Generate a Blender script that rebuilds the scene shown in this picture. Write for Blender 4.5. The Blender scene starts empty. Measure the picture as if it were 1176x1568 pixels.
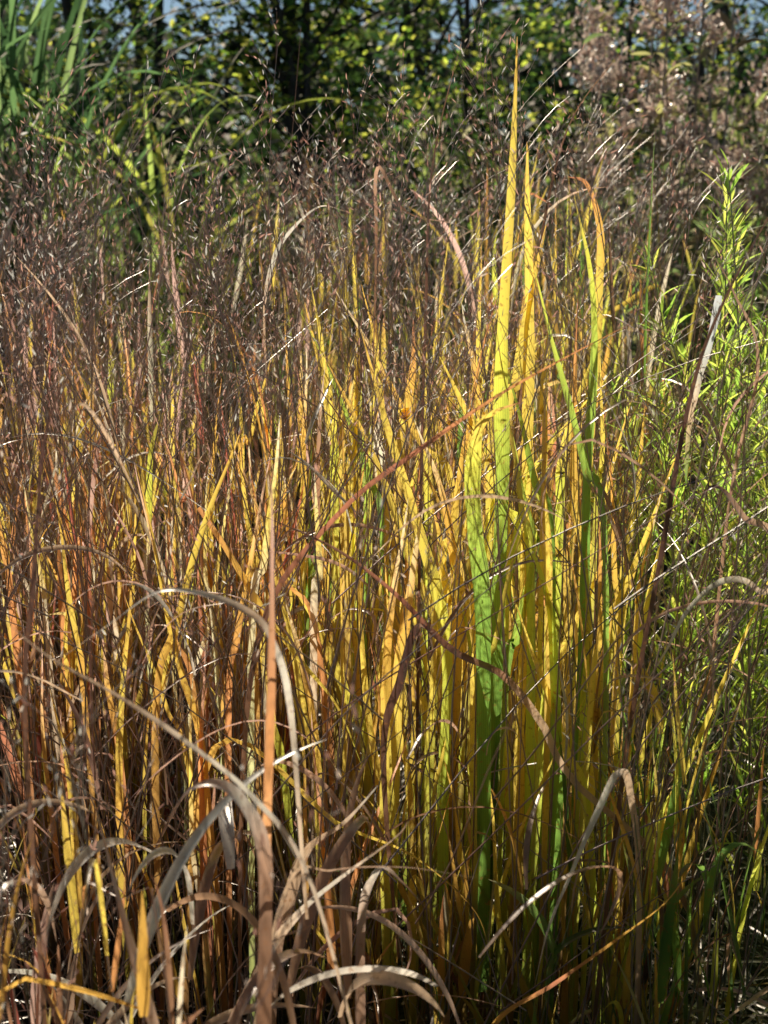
import bpy, math, numpy as np
from mathutils import Vector
R = np.random.default_rng(58)
sc = bpy.context.scene
U = lambda a,b,n: R.uniform(a,b,n)

# ---------------------------------------------------------------- materials
def nodes_mat(name):
    m = bpy.data.materials.new(name); m.use_nodes = True
    nt = m.node_tree; nt.nodes.clear()
    return m, nt, nt.nodes, nt.links

def leaf_mat(name, trans=0.55, gloss=0.03, rough=0.5, mott=0.35, scale=45.0, stretch=0.12, dval=.85, fk=.12, vein=True, brownspots=True, dsat=.8):
    m, nt, N, L = nodes_mat(name)
    out = N.new('ShaderNodeOutputMaterial')
    at = N.new('ShaderNodeAttribute'); at.attribute_name = 'Col'
    tc = N.new('ShaderNodeTexCoord'); mp = N.new('ShaderNodeMapping')
    mp.inputs['Scale'].default_value = (1,1,stretch)
    L.new(tc.outputs['Object'], mp.inputs['Vector'])
    no = N.new('ShaderNodeTexNoise'); no.inputs['Scale'].default_value = scale; no.inputs['Detail'].default_value = 4
    L.new(mp.outputs[0], no.inputs['Vector'])
    mr = N.new('ShaderNodeMapRange'); mr.inputs[1].default_value=.3; mr.inputs[2].default_value=.7
    mr.inputs[3].default_value=1-mott; mr.inputs[4].default_value=1.0+mott*.4
    L.new(no.outputs['Fac'], mr.inputs[0])
    fac = mr.outputs[0]
    if vein:
        s1 = N.new('ShaderNodeMath'); s1.operation='MULTIPLY'; s1.inputs[1].default_value=44; L.new(at.outputs['Alpha'], s1.inputs[0])
        s2 = N.new('ShaderNodeMath'); s2.operation='SINE'; L.new(s1.outputs[0], s2.inputs[0])
        s3 = N.new('ShaderNodeMath'); s3.operation='MULTIPLY_ADD'; s3.inputs[1].default_value=.10; s3.inputs[2].default_value=.97; L.new(s2.outputs[0], s3.inputs[0])
        s4 = N.new('ShaderNodeMath'); s4.operation='MULTIPLY'; L.new(fac,s4.inputs[0]); L.new(s3.outputs[0],s4.inputs[1]); fac=s4.outputs[0]
    vm = N.new('ShaderNodeVectorMath'); vm.operation='SCALE'
    L.new(at.outputs['Color'], vm.inputs[0]); L.new(fac, vm.inputs['Scale'])
    col = vm.outputs[0]
    if brownspots:
        no2 = N.new('ShaderNodeTexNoise'); no2.inputs['Scale'].default_value = 130; no2.inputs['Detail'].default_value = 4
        L.new(tc.outputs['Object'], no2.inputs['Vector'])
        mr2 = N.new('ShaderNodeMapRange'); mr2.inputs[1].default_value=.59; mr2.inputs[2].default_value=.70
        mr2.inputs[3].default_value=0.0; mr2.inputs[4].default_value=.6
        L.new(no2.outputs['Fac'], mr2.inputs[0])
        mx = N.new('ShaderNodeMixRGB'); mx.inputs[2].default_value=(.38,.16,.05,1)
        L.new(mr2.outputs[0], mx.inputs[0]); L.new(col, mx.inputs[1]); col = mx.outputs[0]
    hs = N.new('ShaderNodeHueSaturation'); hs.inputs['Saturation'].default_value=dsat; hs.inputs['Value'].default_value=dval
    L.new(col, hs.inputs['Color'])
    d = N.new('ShaderNodeBsdfDiffuse'); L.new(hs.outputs[0], d.inputs['Color'])
    t = N.new('ShaderNodeBsdfTranslucent'); L.new(col, t.inputs['Color'])
    g = N.new('ShaderNodeBsdfGlossy'); g.inputs['Roughness'].default_value=rough; g.inputs['Color'].default_value=(1,.88,.72,1)
    m1 = N.new('ShaderNodeMixShader'); m1.inputs[0].default_value=trans
    L.new(d.outputs[0], m1.inputs[1]); L.new(t.outputs[0], m1.inputs[2])
    m2 = N.new('ShaderNodeMixShader')
    fr = N.new('ShaderNodeFresnel'); fr.inputs['IOR'].default_value=1.4
    ma = N.new('ShaderNodeMath'); ma.operation='MULTIPLY_ADD'; ma.inputs[1].default_value=fk; ma.inputs[2].default_value=gloss
    ma.use_clamp=True
    L.new(fr.outputs[0], ma.inputs[0]); L.new(ma.outputs[0], m2.inputs[0])
    L.new(m1.outputs[0], m2.inputs[1]); L.new(g.outputs[0], m2.inputs[2])
    L.new(m2.outputs[0], out.inputs['Surface'])
    return m
M_BLADE = leaf_mat('grass_blade', .94, .018, .44, .20, fk=.10, dval=.70)
M_STEM  = leaf_mat('grass_culm', .28, .15, .36, .25, 80, vein=False, fk=.45, dval=.9)
M_SEED  = leaf_mat('grass_seed', .72, .06, .42, .2, 200, 1, vein=False, brownspots=False, fk=.2, dval=.9)
M_LEAF  = leaf_mat('green_leaf', .88, .010, .5, .25, 12, 1, fk=.04, vein=False, brownspots=False, dval=.7)
M_DRY   = leaf_mat('dry_blade', .66, .05, .40, .40, dval=1.0, fk=.18, dsat=1.0)
def bark():
    m, nt, N, L = nodes_mat('bark')
    out = N.new('ShaderNodeOutputMaterial'); b = N.new('ShaderNodeBsdfPrincipled')
    no = N.new('ShaderNodeTexNoise'); no.inputs['Scale'].default_value=25; no.inputs['Detail'].default_value=8
    tc = N.new('ShaderNodeTexCoord'); L.new(tc.outputs['Object'], no.inputs['Vector'])
    cr = N.new('ShaderNodeValToRGB'); cr.color_ramp.elements[0].color=(.018,.014,.011,1); cr.color_ramp.elements[1].color=(.075,.06,.048,1)
    L.new(no.outputs['Fac'], cr.inputs[0]); L.new(cr.outputs[0], b.inputs['Base Color']); b.inputs['Roughness'].default_value=.9
    bp = N.new('ShaderNodeBump'); bp.inputs['Strength'].default_value=.7; L.new(no.outputs['Fac'], bp.inputs['Height']); L.new(bp.outputs[0], b.inputs['Normal'])
    L.new(b.outputs[0], out.inputs[0]); return m
M_BARK = bark()
def groundm():
    m, nt, N, L = nodes_mat('soil_and_turf')
    out = N.new('ShaderNodeOutputMaterial'); b = N.new('ShaderNodeBsdfPrincipled')
    tc = N.new('ShaderNodeTexCoord')
    no = N.new('ShaderNodeTexNoise'); no.inputs['Scale'].default_value=30; no.inputs['Detail'].default_value=10
    L.new(tc.outputs['Object'], no.inputs['Vector'])
    cr = N.new('ShaderNodeValToRGB'); cr.color_ramp.elements[0].position=.35; cr.color_ramp.elements[0].color=(.012,.009,.006,1)
    cr.color_ramp.elements[1].position=.7; cr.color_ramp.elements[1].color=(.05,.035,.02,1)
    L.new(no.outputs['Fac'], cr.inputs[0])
    n2 = N.new('ShaderNodeTexNoise'); n2.inputs['Scale'].default_value=.35; L.new(tc.outputs['Object'], n2.inputs['Vector'])
    c2 = N.new('ShaderNodeValToRGB'); c2.color_ramp.elements[0].position=.4; c2.color_ramp.elements[1].position=.6
    L.new(n2.outputs['Fac'], c2.inputs[0])
    mx = N.new('ShaderNodeMixRGB'); mx.inputs[2].default_value=(.03,.04,.013,1); L.new(c2.outputs[0], mx.inputs[0]); L.new(cr.outputs[0], mx.inputs[1])
    L.new(mx.outputs[0], b.inputs['Base Color']); b.inputs['Roughness'].default_value=.95; b.inputs['Specular IOR Level'].default_value=.1
    bp = N.new('ShaderNodeBump'); bp.inputs['Strength'].default_value=.8; bp.inputs['Distance'].default_value=.03
    L.new(no.outputs['Fac'], bp.inputs['Height']); L.new(bp.outputs[0], b.inputs['Normal'])
    L.new(b.outputs[0], out.inputs[0]); return m
M_GROUND = groundm()

# ---------------------------------------------------------------- mesh helpers
def mk(name, parts, mat, parent=None):
    V=[];F=[];C=[];off=0
    for v,f,c in parts:
        if c.shape[-1]==3: c=np.concatenate([c,np.ones((len(c),1))],1)
        V.append(v);F.append(f+off);C.append(c);off+=len(v)
    V=np.concatenate(V).astype(np.float32);F=np.concatenate(F).astype(np.int32);C=np.concatenate(C).astype(np.float32)
    me=bpy.data.meshes.new(name)
    me.vertices.add(len(V)); me.vertices.foreach_set('co',V.ravel())
    me.loops.add(F.size); me.loops.foreach_set('vertex_index',F.ravel())
    me.polygons.add(len(F)); me.polygons.foreach_set('loop_start',np.arange(0,F.size,4,dtype=np.int32))
    me.update(calc_edges=True)
    a=me.color_attributes.new('Col','FLOAT_COLOR','POINT')
    a.data.foreach_set('color',np.clip(C,0,1).astype(np.float32).ravel())
    me.polygons.foreach_set('use_smooth',np.ones(len(F),dtype=bool))
    me.materials.append(mat); me.validate()
    ob=bpy.data.objects.new(name,me); sc.collection.objects.link(ob)
    if parent: ob.parent=parent
    return ob
def empty(name):
    e=bpy.data.objects.new(name,None); sc.collection.objects.link(e); return e
def nrm(a): return a/np.maximum(np.linalg.norm(a,axis=-1,keepdims=True),1e-9)

def ribbon(P,W,side,col,fold=.35):
    N,S,_=P.shape
    D=nrm(np.gradient(P,axis=1)); n=nrm(np.cross(D,side))
    l=P-side*W[...,None]+n*(W*fold)[...,None]; r=P+side*W[...,None]+n*(W*fold)[...,None]
    V=np.stack([l,P,r],2)
    mid=col*np.array([1.08,1.05,1.0])
    C=np.stack([col,mid,col],2)
    A=np.broadcast_to(np.array([0,.5,1.])[None,None,:,None],C.shape[:3]+(1,))
    C=np.concatenate([C,A],-1)
    idx=np.arange(N*S*3).reshape(N,S,3)
    a=idx[:,:-1,:-1];b=idx[:,:-1,1:];c=idx[:,1:,1:];d=idx[:,1:,:-1]
    F=np.stack([a,b,c,d],-1).reshape(-1,4)
    return V.reshape(-1,3),F,C.reshape(-1,4)
def tube(P,Rr,col,k=4):
    N,S,_=P.shape
    D=nrm(np.gradient(P,axis=1)); s=nrm(np.cross(D,np.array([.31,.93,.17]))); n=np.cross(D,s)
    an=np.arange(k)*2*np.pi/k
    V=P[:,:,None,:]+Rr[:,:,None,None]*(np.cos(an)[None,None,:,None]*s[:,:,None,:]+np.sin(an)[None,None,:,None]*n[:,:,None,:])
    C=np.repeat(col[:,:,None,:],k,2)
    idx=np.arange(N*S*k).reshape(N,S,k); ix2=np.roll(idx,-1,2)
    F=np.stack([idx[:,:-1],ix2[:,:-1],ix2[:,1:],idx[:,1:]],-1).reshape(-1,4)
    return V.reshape(-1,3),F,C.reshape(-1,3)
def curve(base,az,th0,bend,Ln,S,p=1.5,azd=None,kt=None,kk=None,wob=0.0):
    N=len(base); t=np.linspace(0,1,S)[None,:]
    th=th0[:,None]+bend[:,None]*t**p
    if kt is not None: th=th+kk[:,None]/(1+np.exp(-(t-kt[:,None])*40))
    a=az[:,None]+(azd[:,None]*t if azd is not None else 0)+0*t
    if wob>0:
        th=th+wob*np.sin(t*U(4,9,N)[:,None]+U(0,6,N)[:,None]); a=a+wob*np.sin(t*U(4,9,N)[:,None]+U(0,6,N)[:,None])
    D=np.stack([np.sin(th)*np.cos(a),np.sin(th)*np.sin(a),np.cos(th)],-1)
    st=D*(Ln[:,None,None]/(S-1)); P=np.concatenate([np.zeros((N,1,3)),np.cumsum(st[:,:-1],1)],1)+base[:,None,:]
    side=np.stack([-np.sin(a),np.cos(a),0*a],-1)
    return P,D,side
def twist(D,side,ph):
    n=np.cross(D,side); return side*np.cos(ph)[...,None]+n*np.sin(ph)[...,None]

# palettes (linear)
gold=(1.,.72,.12);amber=(1.,.56,.11);orange=(.98,.43,.15);rust=(.68,.26,.14);red=(.72,.21,.15)
pink=(1.,.62,.48);straw=(1.,.84,.56);brown=(.38,.20,.11);yg=(.86,.86,.11);green=(.27,.48,.08);grey=(.50,.38,.27);dgreen=(.14,.27,.06)
PAL=np.array([gold,amber,orange,rust,red,pink,straw,brown,yg,green,grey,dgreen])
Z_left =np.array([.24,.20,.11,.08,.03,.10,.11,.10,.03,.00,.00,0]);
Z_mid  =np.array([.44,.18,.07,.04,.00,.03,.08,.06,.08,.02,.00,0]);
Z_right=np.array([.33,.12,.04,.03,0,0,.04,.06,.24,.14,.00,.00]);
Z_green=np.array([.08,.06,.02,.02,0,0,.02,.10,.20,.35,.02,.13]);
def ss(x,a,b): t=np.clip((x-a)/(b-a),0,1); return t*t*(3-2*t)
def pick(xr,gr):
    a=ss(xr,-.36,-.02)[:,None]; b=ss(xr,.14,.40)[:,None]; g=gr[:,None]
    w=Z_left*(1-a)+Z_mid*a*(1-b)+Z_right*b; w=w*(1-g)+Z_green*g; w=w/w.sum(1,keepdims=True)
    c=np.cumsum(w,1); i=(R.random((len(xr),1))>c).sum(1).clip(0,len(PAL)-1)
    return PAL[i]
def base_shade(P,lo=.30,top=.85):      # shade painted into leaf and stem colour, darkest near the ground
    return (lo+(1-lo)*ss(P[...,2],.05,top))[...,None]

# ---------------------------------------------------------------- switchgrass stand
def tillers(B,h,xr,gr,nleaf,hw=.0050,pan=.5,lean=.11,tipk=.7,ssz=1.0,nb=11,red_=0.,archy=0.):
    N=len(B); az=U(0,2*np.pi,N)
    P,D,_=curve(B,az,np.abs(R.normal(0,lean,N)),R.normal(.08,.15,N),h,9,1.4,U(-.5,.5,N),wob=.03)
    rad=np.linspace(.0017,.0008,9)[None,:]*U(.6,1.3,N)[:,None]
    cc=np.array([(.74,.42,.25),(.90,.62,.40),(.50,.22,.15),(.26,.13,.09),(.88,.70,.46),(.30,.14,.09)])[R.integers(0,6,N)]*U(.7,1.1,N)[:,None]
    gb=gr[:,None]; cc=cc*(1-gb)+np.array((.28,.36,.09))*gb
    cc=cc*(1-red_)+np.array((.38,.15,.10))*red_
    Cc=np.repeat(cc[:,None,:],9,1)*base_shade(P,.24,.9)
    culm=[tube(P,rad,Cc,3)]
    M=N*nleaf; ti=np.repeat(np.arange(N),nleaf)
    f=np.tile(np.linspace(.04,.84,nleaf),N)+R.normal(0,.06,M); f=np.clip(f,.01,.92)
    fi=f*8; i0=np.floor(fi).astype(int).clip(0,7); w=(fi-i0)[:,None]
    base=P[ti,i0]*(1-w)+P[ti,i0+1]*w
    Ln=U(.20,.58,M)*(1-.40*f)*(h[ti]/1.2)
    S=11; laz=U(0,2*np.pi,M)
    arch=R.random(M)+archy; bend=np.where(arch<.78,U(-.06,.30,M),np.where(arch<.92,U(.35,1.0,M),U(1.1,2.5,M)))
    kink=R.random(M)<.08
    LP,LD,LS=curve(base,laz,U(.03,.32,M),bend,Ln,S,1.6,U(-.4,.4,M),U(.3,.8,M),np.where(kink,U(.5,2.0,M),0),wob=.03)
    ph=U(-.4,.4,M)[:,None]+np.linspace(0,1,S)[None,:]*R.normal(0,1.0,M)[:,None]
    LS=twist(LD,LS,ph)
    t=np.linspace(0,1,S); prof=np.minimum(1,.55+3*t)*(1-t**3.0)**.9; prof[-1]=.02
    W=hw*(.38+1.2*R.random(M)**1.7)[:,None]*prof[None,:]
    c=pick(xr[ti],gr[ti])*U(.80,1.06,M)[:,None]
    tip=np.array(PAL[[3,7,2,6]])[R.integers(0,4,M)]
    k=(ss(t,.42,1.)[None,:]*(U(.0,1,M)**1.3*tipk)[:,None])[...,None]
    gg=(.15+.30*ss(xr[ti],-.3,.2))[:,None]
    lowc=c*(1-gg)+np.array((.46,.54,.07))*gg
    hgt=1-ss(base[:,2],.2,.9)
    kl=((1-ss(t,0,.6))[None,:]*(U(0,.7,M)*(.4+.6*hgt))[:,None])[...,None]
    C=c[:,None,:]*(1-kl)+lowc[:,None,:]*kl; C=C*(1-k)+tip[:,None,:]*k
    C=C*base_shade(LP,.26,.72)
    blades=[ribbon(LP,W,LS,C,.35)]
    sel=np.where(R.random(N)<pan)[0]; K=len(sel); seeds=[]
    if K:
        ki=np.repeat(sel,nb); Q=len(ki)
        top=P[:,-1]; dr=D[:,-1]
        u=np.tile(np.linspace(0,1,nb),K)
        PLn=(U(.16,.34,N))[ki]
        axP,axD,_=curve(top[sel],az[sel]*1.0,np.arccos(np.clip(dr[sel,2],-1,1)),U(.0,.40,K),PLn[::nb],6)
        culm.append(tube(axP,np.linspace(.0009,.0004,6)[None,:].repeat(K,0),Cc[sel][:,-6:],3))
        kk=np.repeat(np.arange(K),nb); ui=u*.95*5; j=np.floor(ui).astype(int).clip(0,4); ww=(ui-j)[:,None]
        bb=axP[kk,j]*(1-ww)+axP[kk,j+1]*ww
        bL=U(.06,.18,Q)*(1.1-.6*u)
        BP,BD,BS=curve(bb,U(0,2*np.pi,Q),U(.2,.8,Q),U(-.1,.6,Q),bL,5,1.2)
        culm.append(tube(BP,np.full((Q,5),.00042),np.repeat((cc[ki]*.8)[:,None,:],5,1),3))
        ns=4; si=np.repeat(np.arange(Q),ns); X=len(si); tt=np.tile(np.linspace(.35,1,ns),Q)*4; j=np.floor(tt).astype(int).clip(0,3); ww=(tt-j)[:,None]
        sb=BP[si,j]*(1-ww)+BP[si,j+1]*ww+R.normal(0,.0025,(X,3))
        dth=np.arccos(np.clip(BD[si,j,2],-1,1))+R.normal(0,.3,X); da=np.arctan2(BD[si,j,1],BD[si,j,0])+R.normal(0,.5,X)
        SP,SD,SS=curve(sb,da,dth,0*dth,U(.006,.013,X)*ssz,4)
        SW=np.array([.2,1,.8,.05])[None,:]*U(.0006,.0013,X)[:,None]*ssz
        scx=np.array([(1.,.76,.56),(.86,.46,.32),(.42,.20,.14),(1.,.92,.76),(.55,.28,.20)])[R.integers(0,5,X)]*U(.85,1.0,X)[:,None]
        seeds.append(ribbon(SP,SW,twist(SD,SS,U(0,3,X)[:,None]+np.zeros((1,4))),np.repeat(scx[:,None,:],4,1),.6))
    return blades,culm,seeds

def clumps(x0,x1,y0,y1,dens,per,spread,reject=None):
    n=int((x1-x0)*(y1-y0)*dens/per); cx=U(x0,x1,n);cy=U(y0,y1,n)
    X=np.repeat(cx,per)+R.normal(0,spread,n*per); Y=np.repeat(cy,per)+R.normal(0,spread,n*per)
    B=np.stack([X,Y,np.zeros_like(X)],1); keep=(Y>y0-.05)
    if reject is not None: keep&=~reject(X,Y)
    return B[keep]
def height(x,y):
    xr=x/ y*2
    return 1.06+.20*ss(xr,-.25,.15)-.34*ss(xr,.34,.54)+.03*(y-2)
edge=lambda x,y:(x/y*2>R.uniform(.36,.52,x.shape))&(y>1.9)     # stand thins out into the bluestar on its right

bl=[];cu=[];se=[]
B=np.concatenate([clumps(-2.1,1.4,1.78,2.6,180,18,.045,edge), clumps(-2.2,1.4,2.6,3.6,112,18,.06,edge)])
xr=B[:,0]/B[:,1]*2; gr=ss(xr,.34,.56)*.7
h=height(B[:,0],B[:,1])*U(.68,1.08,len(B))
b,c,s=tillers(B,h,xr,gr,8,pan=.44,hw=.0053); bl+=b;cu+=c;se+=s
# rear body, mostly seed heads
B=clumps(-3.0,1.3,3.6,5.4,66,18,.10,edge)
xr=B[:,0]/B[:,1]*2
b,c,s=tillers(B,U(.95,1.34,len(B)),xr,0*xr,4,.006,.75,ssz=1.4,nb=9,red_=.2); bl+=b;cu+=c;se+=s
# front right, greener
B=clumps(.24,1.4,1.5,2.05,190,20,.07)
b,c,s=tillers(B,U(.45,.90,len(B)),B[:,0],np.clip(U(.2,1.0,len(B)),0,1),8,.0050,.12); bl+=b;cu+=c;se+=s
# low front skirt under main body
B=clumps(-1.4,.35,1.4,1.8,95,18,.06)
b,c,s=tillers(B,U(.35,.70,len(B)),B[:,0],U(0,.25,len(B)),7,.0050,.1,lean=.2,archy=.1); bl+=b;cu+=c;se+=s
# reddish-brown airy seed stems rising through the stand
n=290; B=np.stack([U(-1.2,.50,n),U(1.5,2.5,n),np.zeros(n)],1)
b,c,s=tillers(B,U(.80,1.38,n),B[:,0],np.zeros(n),1,.0030,1.0,lean=.18,nb=13,red_=.6); bl+=b;cu+=c;se+=s
stand=empty('switchgrass_stand')
mk('blades',bl,M_BLADE,stand); mk('culms',cu,M_STEM,stand); mk('seed_heads',se,M_SEED,stand)
# near left clump (out of focus)
B=np.stack([U(-.75,-.21,54),U(.9,1.3,54),np.zeros(54)],1)
Z_left[[3,4]]=0.03; Z_left[[5,6]]+=.04; Z_left[[1,2]]+=.06
b,c,s=tillers(B,U(.5,.92,54),np.full(54,-.4),np.zeros(54),8,.0054,.40,lean=.13,tipk=.4)
near=empty('switchgrass_clump'); mk('blades',b,M_BLADE,near); mk('culms',c,M_STEM,near); mk('seed_heads',s,M_SEED,near)

# ---------------------------------------------------------------- individual long leaves
def spline(pts,n=30):
    p=np.array(pts,float); p=np.vstack([2*p[0]-p[1],p,2*p[-1]-p[-2]]); m=len(p)-3; o=[]
    for u in np.linspace(0,m-1e-6,n):
        i=int(u);t=u-i;a,b,c,d=p[i:i+4]
        o.append(.5*((2*b)+(-a+c)*t+(2*a-5*b+4*c-d)*t*t+(-a+3*b-3*c+d)*t**3))
    return np.array(o)
def hero(pts,hw,cols,yaw=0.,tw=.5,taper=(.6,.02),fold=.4,n=34,wv=.0012):
    P=spline(pts,n)[None]
    tt=np.linspace(0,1,n); P=P+(wv*np.sin(tt*14+hw*5000)*np.array([1,.3,.2])[:,None]).T[None]
    D=nrm(np.gradient(P,axis=1))
    v=np.array([math.sin(yaw),math.cos(yaw),.15]); s=nrm(np.cross(D,v)); ph=np.linspace(0,tw,n)[None]
    s=twist(D,s,ph); t=np.linspace(0,1,n)
    pr=np.minimum(1,taper[0]+2.2*t)*np.minimum(1,taper[1]+((1-t)*2.0)**.8)
    pr=pr*(1+.08*np.sin(t*23+hw*9000))
    cc=np.array(cols,float); k=t*(len(cc)-1); i=np.floor(k).astype(int).clip(0,len(cc)-2 if len(cc)>1 else 0); w=(k-i)[:,None]
    C=(cc[i]*(1-w)+cc[np.minimum(i+1,len(cc)-1)]*w)[None]
    C=C*base_shade(P,.32,.72)
    return ribbon(P,(hw*pr)[None],s,C,fold)
GB=[];DB=[]
gm=(.52,.68,.10); sg=(.18,.33,.06)
GB.append(hero([(.15,1.88,.0),(.158,1.82,.6),(.164,1.8,1.02),(.157,1.8,1.21),(.168,1.8,1.448),(.169,1.8,1.627)],.0100,[sg,sg,green,gm,yg,gold,gold,amber],.2,.4))
GB.append(hero([(.145,1.72,.3),(.126,1.62,.88),(.114,1.6,1.02),(.107,1.6,1.10),(.112,1.59,1.154),(.131,1.58,1.18),(.162,1.56,1.195)],.0100,[sg,green,gm,yg,gold,gold,rust],.1,.7,(.8,.02)))
GB.append(hero([(-.125,1.22,.0),(-.119,1.16,.6),(-.111,1.15,.845),(-.105,1.15,1.026),(-.0995,1.15,1.147),(-.102,1.15,1.21)],.0050,[brown,rust,(.90,.48,.22),orange,(.75,.4,.22),pink,rust],.3,1.8))
GB.append(hero([(.29,1.88,.1),(.284,1.82,.75),(.280,1.8,1.04),(.282,1.8,1.22),(.272,1.8,1.34),(.25,1.8,1.43)],.0072,[sg,sg,green,gm,yg,gold],-.2,.5))
GB.append(hero([(.10,1.8,.1),(.085,1.75,.55),(.085,1.75,.82),(.045,1.75,1.0),(.0,1.75,1.14),(-.03,1.75,1.26)],.0080,[green,gm,yg,gold,gold,amber],.1,.6))
GB.append(hero([(.22,2.0,.1),(.215,1.95,.9),(.21,1.95,1.2),(.203,1.93,1.40),(.195,1.9,1.5)],.0088,[yg,gold,gold,gold,amber],-.1,.4))
GB.append(hero([(.33,2.2,.1),(.345,2.2,1.0),(.35,2.2,1.25),(.35,2.2,1.36),(.325,2.2,1.44),(.295,2.2,1.455)],.007,[yg,gold,gold,amber,orange,rust],.1,.5))
GB.append(hero([(-.32,1.8,.0),(-.24,1.7,.68),(-.06,1.62,.62),(.04,1.6,.585),(.115,1.56,.53),(.14,1.54,.47)],.0055,[brown,amber,gold,gold,amber,gold],.1,1.2))
GB.append(hero([(-.25,1.75,1.02),(-.19,1.73,.93),(-.12,1.7,.83),(-.06,1.7,.75),(-.03,1.7,.66)],.0050,[orange,amber,gold,gold,yg],.1,.9))
GB.append(hero([(.05,1.8,.0),(.04,1.75,.45),(.075,1.7,.42),(.13,1.65,.32),(.19,1.6,.25)],.006,[yg,gold,gold,yg,gold],.1,1.0))
GB.append(hero([(.10,1.5,.30),(.14,1.45,.44),(.20,1.4,.525),(.274,1.4,.585),(.33,1.4,.635),(.365,1.4,.70)],.0042,[amber,amber,rust,amber,amber,orange],.1,1.0))
GB.append(hero([(.245,1.75,.05),(.24,1.7,.6),(.225,1.7,.86),(.19,1.7,1.0)],.0070,[sg,green,gm,yg],.1,.5))
# broad straight leaves through the centre and right of the stand
for q in range(235):
    left=q>=160
    y=R.uniform(1.66,2.45); xr_=R.uniform(-.6,-.02) if left else R.normal(.20,.18)
    if xr_>.54: continue
    x=xr_*y/2; zm=1.18 if left else (1.40 if xr_<.38 else 1.08)
    z1=R.uniform(.48,zm); Lz=R.uniform(.22,.50); z0=max(z1-Lz,.05); sl_=R.normal(0,.16)   # one steady lean per leaf
    r=R.random()
    if left: cs=[amber,gold,amber] if r<.4 else ([orange,amber,pink] if r<.6 else ([rust,orange,pink] if r<.75 else [straw,gold,straw]))
    elif r<.28: cs=[yg,gold,gold]
    elif r<.64: cs=[gold,gold,amber]
    elif r<.75: cs=[green,gm,yg]
    elif r<.86: cs=[gold,amber,rust]
    else: cs=[gold,amber,straw]
    w_=R.uniform(.0032,.0058) if left else R.uniform(.0040,.0085)
    c2=R.normal(0,.10); Lt=z1-z0
    px=lambda u: x+sl_*Lt*u+c2*Lt*u*u
    GB.append(hero([(x-sl_*.12,y+.04,0),(px(0),y,z0),(px(.35),y,z0+Lt*.35),(px(.7),y-.01,z0+Lt*.70),(px(1.),y-.02,z1)],w_,[brown if R.random()<.5 else gm]+cs,R.normal(-.35,.4),R.normal(0,.7),n=22))
tan=(.88,.60,.36);pale=(1.,.86,.66);dk=(.16,.08,.05);pur=(.13,.065,.05);tn2=(.70,.42,.26)
DB.append(hero([(-.20,1.6,.0),(-.19,1.6,.6),(-.155,1.6,.90),(-.055,1.6,1.05),(.042,1.6,1.13),(.130,1.6,1.192),(.21,1.6,1.238),(.298,1.6,1.285)],.0036,[brown,brown,dk,rust,rust,orange,orange,rust],.1,.5,(.5,.02)))
DB.append(hero([(.50,1.80,.0),(.43,1.7,.45),(.254,1.66,.663),(.21,1.65,.75),(.155,1.63,.825),(.083,1.6,.872),(.011,1.6,.948),(-.061,1.6,1.005),(-.159,1.6,1.05)],.0048,[green,brown,tan,tan,brown,dk,rust,brown,dk],.1,.8,(.6,.02)))
DB.append(hero([(-.08,1.25,.7),(-.09,1.22,.94),(-.108,1.2,1.026),(-.131,1.2,1.055),(-.173,1.2,1.072),(-.215,1.2,1.072),(-.263,1.2,1.039),(-.317,1.2,1.0)],.0032,[tan,pale,tan,pale,pale,tan],.1,2))
DB.append(hero([(-.02,1.15,.6),(-.07,1.12,.82),(-.12,1.1,.915),(-.175,1.1,.966),(-.235,1.1,1.008),(-.29,1.1,1.044),(-.33,1.1,1.08)],.0022,[tan,pale,tan,tan],.1,1))
DB.append(hero([(-.12,1.12,.0),(-.113,1.1,.6),(-.110,1.1,.79),(-.112,1.1,.865),(-.125,1.1,.905),(-.147,1.1,.924),(-.175,1.1,.918),(-.2,1.1,.88)],.0068,[brown,brown,tn2,pale,tn2,brown],.1,1.6))
DB.append(hero([(-.22,1.35,.0),(-.19,1.3,.45),(-.135,1.3,.615),(-.096,1.3,.676),(-.044,1.3,.724),(.008,1.3,.765),(.03,1.3,.79)],.0068,[brown,tn2,tan,pale,tan,tn2],.1,1.2))
DB.append(hero([(-.16,1.45,.0),(-.135,1.4,.50),(-.114,1.4,.63),(-.090,1.4,.70),(-.048,1.4,.735),(-.007,1.4,.78)],.0080,[brown,tn2,tan,tan,pale],.1,1.0,(.7,.2)))
DB.append(hero([(-.15,1.2,.5),(-.10,1.2,.76),(-.05,1.2,.785),(.02,1.2,.787),(.10,1.2,.775)],.0020,[tan,tan,tn2,tan],.1,1))
DB.append(hero([(.36,1.65,.0),(.33,1.55,.55),(.29,1.45,.75),(.265,1.4,.795),(.248,1.4,.752),(.222,1.4,.68),(.193,1.4,.60),(.178,1.4,.515)],.0042,[brown,tan,tan,pale,pale,pale,tan],.1,1.2))
DB.append(hero([(.62,1.7,.0),(.53,1.65,.84),(.47,1.6,.95),(.425,1.6,.962),(.386,1.6,.928),(.361,1.6,.874),(.33,1.6,.82)],.0038,[tan,tan,pale,pale,tan],.1,1))
DB.append(hero([(.28,1.65,.0),(.31,1.6,.7),(.345,1.6,1.0),(.37,1.6,1.188),(.394,1.6,1.288),(.45,1.6,1.406),(.50,1.6,1.47)],.0034,[brown,dk,pur,dk,pur,dk],.1,.9))
DB.append(hero([(.44,1.9,1.02),(.432,1.85,1.15),(.440,1.82,1.22),(.448,1.8,1.30)],.0055,[green,tan,pale,(1.,.96,.88),(1.,.96,.88)],.1,.1,(.2,.8)))
DB.append(hero([(.05,1.95,.0),(.05,1.9,.7),(.059,1.9,1.227),(.064,1.9,1.447),(.106,1.9,1.637)],.0022,[brown,dk,dk,dk,brown],.1,.3))
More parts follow.
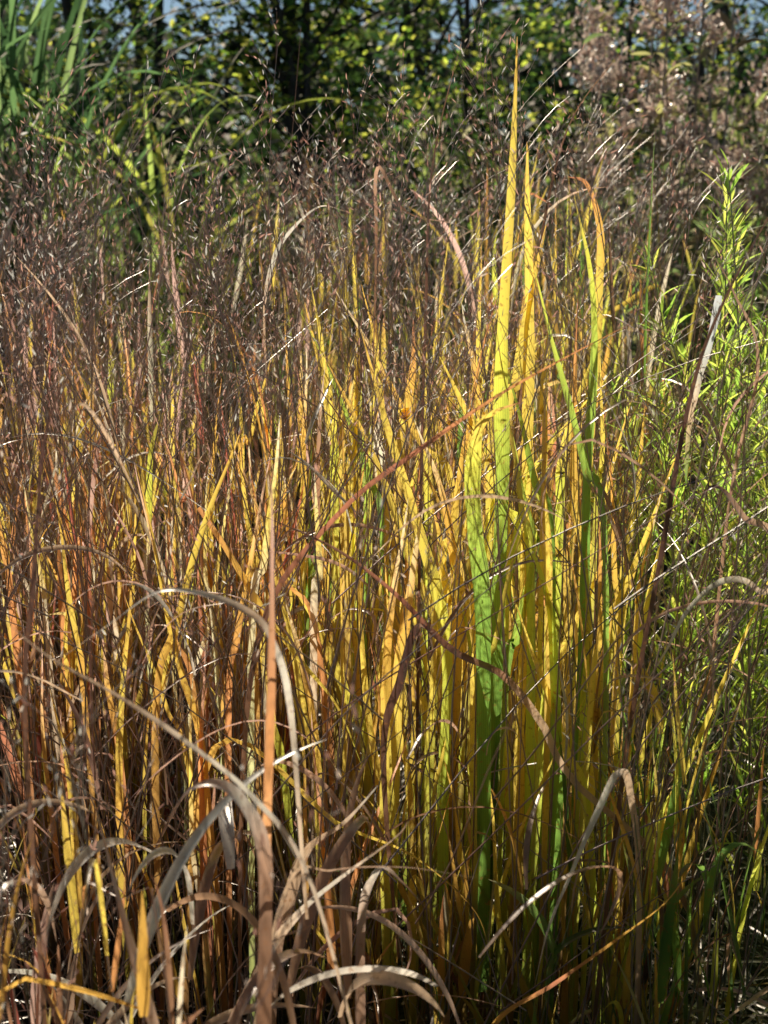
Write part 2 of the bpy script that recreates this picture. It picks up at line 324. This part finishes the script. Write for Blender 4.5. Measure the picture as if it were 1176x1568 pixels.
DB.append(hero([(.17,2.1,.2),(.20,2.05,1.0),(.25,2,1.47),(.34,2,1.636)],.0028,[brown,brown,dk,brown],.1,.9))
DB.append(hero([(-.20,2.25,1.1),(-.195,2.2,1.24),(-.185,2.2,1.31),(-.163,2.2,1.355),(-.108,2.2,1.407),(-.06,2.2,1.40)],.0042,[brown,tan,pale,pale,pale,tan],.1,1,(.1,.02)))
DB.append(hero([(-.02,2.05,1.1),(-.012,2.02,1.36),(-.008,2,1.468),(.032,2,1.405),(.112,2,1.385),(.172,2,1.343)],.0038,[brown,brown,tn2,dk,tn2,brown],.1,1.6,(.1,.02)))
DB.append(hero([(.02,1.65,.4),(.0,1.6,.73),(.019,1.6,.83),(.04,1.6,.90),(.055,1.6,.898),(.064,1.6,.87)],.0056,[brown,dk,pur,pur,tn2,grey],.1,.8,(.3,.1)))
DB.append(hero([(-.36,1.25,.0),(-.348,1.2,.85),(-.33,1.2,1.08),(-.31,1.2,1.22),(-.27,1.2,1.31)],.0024,[brown,dk,pur,dk],.1,.8))
DB.append(hero([(.48,1.9,.2),(.49,1.85,.95),(.505,1.8,1.2),(.47,1.8,1.30),(.43,1.8,1.36)],.0026,[brown,tn2,tn2,dk],.1,.6))
DB.append(hero([(-.02,1.4,.1),(-.03,1.4,.55),(-.01,1.35,.70),(.02,1.3,.715),(.05,1.3,.68)],.006,[brown,tn2,pale,tn2,brown],.1,1.5))
DB.append(hero([(.60,1.75,.4),(.54,1.72,.93),(.47,1.7,1.02),(.43,1.7,1.06),(.40,1.7,1.0)],.005,[tn2,tan,tn2,pur,pur],.1,1.5))
def deadleaves(B,L0,L1,w0,w1,b0,b1,pal,S=13,wob=.10):
    n=len(B); P,D,S_=curve(B,U(0,6.28,n),U(.1,1.0,n),U(b0,b1,n),U(L0,L1,n),S,1.3,U(-.8,.8,n),U(.3,.8,n),np.where(R.random(n)<.2,1.2,0),wob=wob)
    t=np.linspace(0,1,S); W=U(w0,w1,n)[:,None]*(np.minimum(1,.5+2*t)*(1-t**3))[None]+.0002
    cc=np.array(pal)[R.integers(0,len(pal),n)]*U(.75,1.05,n)[:,None]
    return ribbon(P,W,twist(D,S_,U(-.5,.5,n)[:,None]+np.linspace(0,1,S)[None]*R.normal(0,1.5,n)[:,None]),np.repeat(cc[:,None],S,1),.5)
n=560; DB.append(deadleaves(np.stack([U(-1.3,.9,n),U(1.45,3.0,n),U(.15,1.08,n)],1),.12,.38,.0012,.0040,.5,2.3,[tn2,tan,pale,brown,(.85,.50,.34)]))
# broad arching tan leaves low in the front
n=40; DB.append(deadleaves(np.stack([U(-.46,.12,n),U(1.05,1.45,n),U(.34,.70,n)],1),.16,.36,.0050,.0090,1.0,2.5,[tan,pale,(.90,.58,.36),(.66,.38,.21)],20,.04))
n=950; B=np.stack([U(-1.5,.8,n),U(1.45,3.0,n),U(0,1.0,n)],1)
P,D,S_=curve(B,U(0,6.28,n),U(.1,1.0,n),U(-.2,.6,n),U(.35,.85,n),9,1.3,U(-.4,.4,n),wob=.05)
cc=np.array([dk,dk,brown,rust,(.42,.18,.12),(.26,.12,.08)])[R.integers(0,6,n)]
GBs=[tube(P,np.linspace(.0014,.0005,9)[None].repeat(n,0),np.repeat(cc[:,None],9,1),3)]
mk('long_leaves',GB,M_BLADE,stand); mk('dry_leaves',DB,M_DRY,stand); mk('fallen_straws',GBs,M_STEM,stand)

# ---------------------------------------------------------------- bluestar plant
def leafcloud(base,az,th,L_,w,col,S=5,bend=.3):
    n=len(base); P,D,s=curve(base,az,th,np.full(n,bend)*U(0,2,n),L_,S,1.3)
    t=np.linspace(0,1,S); W=w[:,None]*(np.sin(np.pi*np.clip(t*.96+.03,0,1))**.7)[None]
    return ribbon(P,W,twist(D,s,U(-.8,.8,n)[:,None]+0*t[None]),np.repeat(col[:,None],S,1),.3)
n=250; B=np.stack([U(.40,1.9,n),U(2.0,3.3,n),np.zeros(n)],1); B=B[B[:,0]/B[:,1]*2>.40]; n=len(B)
hh=U(.72,1.24,n)+.26*ss(B[:,0]/B[:,1]*2,.43,.56)
P,D,_=curve(B,U(0,6.28,n),U(0,.14,n),U(0,.4,n),hh,10)
st=[tube(P,np.linspace(.0025,.001,10)[None].repeat(n,0),np.tile(np.array((.30,.38,.08)),(n,10,1))*base_shade(P))]
q=66; ti=np.repeat(np.arange(n),q); f=(1-R.random(n*q)**1.3*.75)*8.99; i=np.floor(f).astype(int); w=(f-i)[:,None]
b=P[ti,i]*(1-w)+P[ti,i+1]*w
cg=np.array([(.64,.88,.12),(.82,.96,.14),(.48,.74,.10),(1.,.98,.16),(.70,.88,.14)])[R.integers(0,5,n*q)]*U(.85,1.05,n*q)[:,None]
lv=[leafcloud(b,U(0,6.28,n*q),U(.3,1.15,n*q),U(.04,.08,n*q),U(.0020,.0037,n*q),cg)]
am=empty('bluestar_plant'); mk('stems',st,M_STEM,am); mk('leaves',lv,M_LEAF,am)

# ---------------------------------------------------------------- tall green ornamental grass (upper left)
def biggrass(name,x0,x1,y0,y1,n,hgt,hw,cols,bmin,bmax):
    B=np.stack([U(x0,x1,n),U(y0,y1,n),U(0,hgt*.55,n)],1)
    P,D,s=curve(B,U(0,6.28,n),U(.02,.35,n),U(bmin,bmax,n),U(.6,1.0,n)*hgt*.75,16,1.8,U(-.4,.4,n),wob=.04)
    t=np.linspace(0,1,16); W=hw*U(.6,1.3,n)[:,None]*(np.minimum(1,.5+2*t)*(1-t**2.5))[None]+.0002
    cc=np.array(cols)[R.integers(0,len(cols),n)]*U(.7,1.1,n)[:,None]
    k=n//4; B2=np.stack([U(x0,x1,k),U(y0,y1,k),np.zeros(k)],1)
    P2,_,_=curve(B2,U(0,6.28,k),U(0,.15,k),U(0,.1,k),U(.6,.85,k)*hgt,6)
    e=empty(name)
    mk('blades',[ribbon(P,W,twist(D,s,U(-.3,.3,n)[:,None]+np.linspace(0,1,16)[None]*R.normal(0,.7,n)[:,None]),np.repeat(cc[:,None],16,1),.3)],M_LEAF,e)
    mk('culms',[tube(P2,np.linspace(.004,.002,6)[None].repeat(k,0),np.tile(np.array((.12,.2,.05)),(k,6,1)))],M_STEM,e)
biggrass('maiden_grass',-2.7,-1.25,4.6,6.0,600,2.6,.018,[(.16,.28,.09),(.10,.18,.06),(.34,.46,.15),(.06,.12,.04)],.7,2.2)
biggrass('yellowing_maiden_grass',-1.5,-.75,4.9,5.8,90,1.95,.012,[(.7,.76,.12),(.85,.76,.14),(.45,.56,.12)],.9,2.3)

# ---------------------------------------------------------------- faded wildflowers (upper right)
n=95; B=np.stack([U(.85,3.0,n),U(5.0,7.5,n),np.zeros(n)],1)
P,D,_=curve(B,U(0,6.28,n),U(0,.1,n),U(0,.2,n),U(1.3,2.40,n),8)
st=[tube(P,np.linspace(.006,.003,8)[None].repeat(n,0),np.tile(np.array((.26,.15,.10)),(n,8,1)))]
q=150; ti=np.repeat(np.arange(n),q); r=R.normal(0,1,(n*q,3))*np.array([.055,.055,.03])
b=P[ti,-1]+r
cc=np.array([(.62,.42,.31),(.80,.60,.44),(.36,.22,.17),(.66,.50,.36)])[R.integers(0,4,n*q)]
hd=[leafcloud(b,U(0,6.28,n*q),U(0,1.5,n*q),U(.02,.045,n*q),U(.004,.009,n*q),cc,4)]
q=26; ti=np.repeat(np.arange(n),q); f=R.random(n*q)*6.9; i=np.floor(f).astype(int); w=(f-i)[:,None]; b=P[ti,i]*(1-w)+P[ti,i+1]*w
cc=np.array([(.24,.32,.10),(.40,.31,.15),(.48,.44,.15)])[R.integers(0,3,n*q)]
lf=[leafcloud(b,U(0,6.28,n*q),U(.7,1.7,n*q),U(.08,.16,n*q),U(.010,.018,n*q),cc,6,.8)]
jp=empty('faded_joe_pye_weed'); mk('stems',st,M_STEM,jp); mk('seed_clusters',hd,M_SEED,jp); mk('leaves',lf,M_LEAF,jp)

# undergrowth behind the grass
n=24000; X=U(-4.5,4.5,n);Y=U(6.0,9.5,n); top=1.35+.35*np.sin(X*2.1+1)*np.sin(Y*1.7)+.2*np.sin(X*5.3)
Zz=top*R.random(n)**.6; cc=np.array([(.20,.34,.07),(.09,.16,.035),(.48,.54,.14),(.62,.55,.28),(.05,.10,.03)])[R.integers(0,5,n)]
mk('meadow_undergrowth',[leafcloud(np.stack([X,Y,Zz],1),U(0,6.28,n),U(.1,1.4,n),U(.05,.14,n),U(.006,.016,n),cc,5)],M_LEAF)

# ---------------------------------------------------------------- trees
def tree(name,x,y,hgt,r0,nst,cr,nleaf,cols,zlow=.9):
    e=empty(name); segs=[]; ends=[]
    for k in range(nst):
        a=U(0,6.28,1); P,D,_=curve(np.array([[x+R.normal(0,.10),y+R.normal(0,.1),0.]]),a,U(.02,.2,1),U(-.05,.3,1),np.array([hgt*R.uniform(.8,1)]),12,1.2,U(-1,1,1),wob=.08)
        rr=r0*R.uniform(.6,1); segs.append(tube(P,(rr*np.linspace(1,.25,12))[None],np.tile([.1,.1,.1],(1,12,1)),8))
        m=11; j=R.integers(2,12,m); B=P[0,j]
        P2,D2,_=curve(B,U(0,6.28,m),U(.6,1.4,m),U(-.6,.3,m),cr*U(.5,1.1,m),8,1,wob=.2)
        segs.append(tube(P2,rr*.35*np.linspace(1,.2,8)[None].repeat(m,0),np.tile([.1,.1,.1],(m,8,1)),6))
        m2=m*5; ii=np.repeat(np.arange(m),5); jj=R.integers(2,8,m2)
        P3,D3,_=curve(P2[ii,jj],U(0,6.28,m2),U(.3,1.7,m2),U(-.3,.5,m2),cr*U(.2,.5,m2),6,1,wob=.2)
        segs.append(tube(P3,rr*.10*np.linspace(1,.3,6)[None].repeat(m2,0),np.tile([.1,.1,.1],(m2,6,1)),4))
        ends.append(P3[:,2:].reshape(-1,3))
    E=np.concatenate(ends); E=E[E[:,2]>zlow]; i=R.integers(0,len(E),nleaf); b=E[i]+R.normal(0,.07,(nleaf,3))
    cc=np.array(cols)[R.integers(0,len(cols),nleaf)]*U(.6,1.15,nleaf)[:,None]
    mk('trunk_and_limbs',segs,M_BARK,e)
    mk('crown_leaves',[leafcloud(b,U(0,6.28,nleaf),U(.5,2.2,nleaf),U(.035,.08,nleaf),U(.010,.022,nleaf),cc,5)],M_LEAF,e)
TC=[(.26,.42,.05),(.08,.17,.035),(.74,.84,.10),(.03,.07,.02),(.03,.07,.02),(.04,.09,.025),(.82,.80,.12)]
tree('tree',-.45,8.2,4.4,.06,4,1.1,6000,TC)
tree('tree',-1.7,9.3,4.8,.07,3,1.3,6000,TC)
tree('tree',.55,9.6,4.6,.06,3,1.2,5500,TC)
tree('tree',1.9,11,4.6,.07,3,1.3,4500,TC)
tree('tree',-3.2,10.5,5.2,.08,3,1.5,5000,TC)
tree('tree',3.6,12,5.2,.08,3,1.5,5000,TC)
n=56000; X=U(-14,14,n);Y=U(13.5,24,n)
top=2.9+.45*np.sin(X*.9+.6)+.45*np.sin(X*2.3+2)+.4*np.sin(X*5.1)+(Y-14)*.09
Zz=top*R.random(n)**.85
cl=np.sin(X*3.1+Y)*np.sin(Zz*3.7+X)*np.sin(Y*2.9+Zz*2)
k=(cl>-.3)|(Zz<2.2); X,Y,Zz=X[k],Y[k],Zz[k]; n=len(X)
cc=np.array([(.02,.04,.012),(.035,.065,.015),(.012,.025,.008),(.10,.14,.03)])[R.integers(0,4,n)]
wl=empty('distant_woodland')
mk('foliage',[leafcloud(np.stack([X,Y,Zz],1),U(0,6.28,n),U(.5,2.2,n),U(.14,.30,n),U(.04,.09,n),cc,4)],M_LEAF,wl)
m=60;P,D,_=curve(np.stack([U(-14,14,m),U(14,20,m),np.zeros(m)],1),U(0,6.28,m),U(0,.12,m),U(0,.2,m),U(2.5,4,m),8,wob=.06)
mk('trunks',[tube(P,np.linspace(.09,.03,8)[None].repeat(m,0),np.tile([.1,.1,.1],(m,8,1)),7)],M_BARK,wl)

# ---------------------------------------------------------------- ground + litter
bpy.ops.mesh.primitive_grid_add(x_subdivisions=80,y_subdivisions=80,size=600,location=(0,0,0)); g=bpy.context.object; g.name='ground'; g.data.materials.append(M_GROUND)
n=5000; B=np.stack([U(-2,2,n),U(.5,4.5,n),U(.003,.03,n)],1)
P,D,s=curve(B,U(0,6.28,n),U(1.4,1.6,n),U(-.1,.1,n),U(.05,.3,n),6,wob=.08)
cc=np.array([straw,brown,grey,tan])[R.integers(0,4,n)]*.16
mk('grass_litter',[ribbon(P,np.full((n,6),.003),twist(D,s,U(-.5,.5,n)[:,None]+np.zeros((1,6))),np.repeat(cc[:,None],6,1),.3)],M_SEED)

# ---------------------------------------------------------------- light, sky, camera
az=math.radians(-24); el=math.radians(42)
d=Vector((math.sin(az)*math.cos(el),math.cos(az)*math.cos(el),math.sin(el)))
sl=bpy.data.lights.new('sun','SUN'); sl.energy=5; sl.angle=math.radians(.5); sl.color=(1,.97,.92)
so=bpy.data.objects.new('sun',sl); sc.collection.objects.link(so); so.rotation_euler=d.to_track_quat('Z','Y').to_euler(); so.location=d*30
w=bpy.data.worlds.new('World'); sc.world=w; w.use_nodes=True
sk=w.node_tree.nodes.new('ShaderNodeTexSky'); sk.sky_type='NISHITA'; sk.sun_disc=False; sk.sun_elevation=el; sk.sun_rotation=az
sk.dust_density=.2; sk.ozone_density=2.5; sk.altitude=800
bg=w.node_tree.nodes['Background']; bg.inputs[1].default_value=.062; w.node_tree.links.new(sk.outputs[0],bg.inputs[0])
cd=bpy.data.cameras.new('camera'); cam=bpy.data.objects.new('camera',cd); sc.collection.objects.link(cam); sc.camera=cam
cam.location=(0,0,1.45); cam.rotation_euler=(math.radians(76),0,0)
cd.sensor_fit='VERTICAL'; cd.sensor_height=36; cd.lens=18/math.tan(math.radians(21)); cd.clip_start=.05; cd.clip_end=1500
cd.dof.use_dof=True; cd.dof.focus_distance=2.0; cd.dof.aperture_fstop=6.3
sc.view_settings.view_transform='Standard'; sc.view_settings.look='None'; sc.view_settings.exposure=0
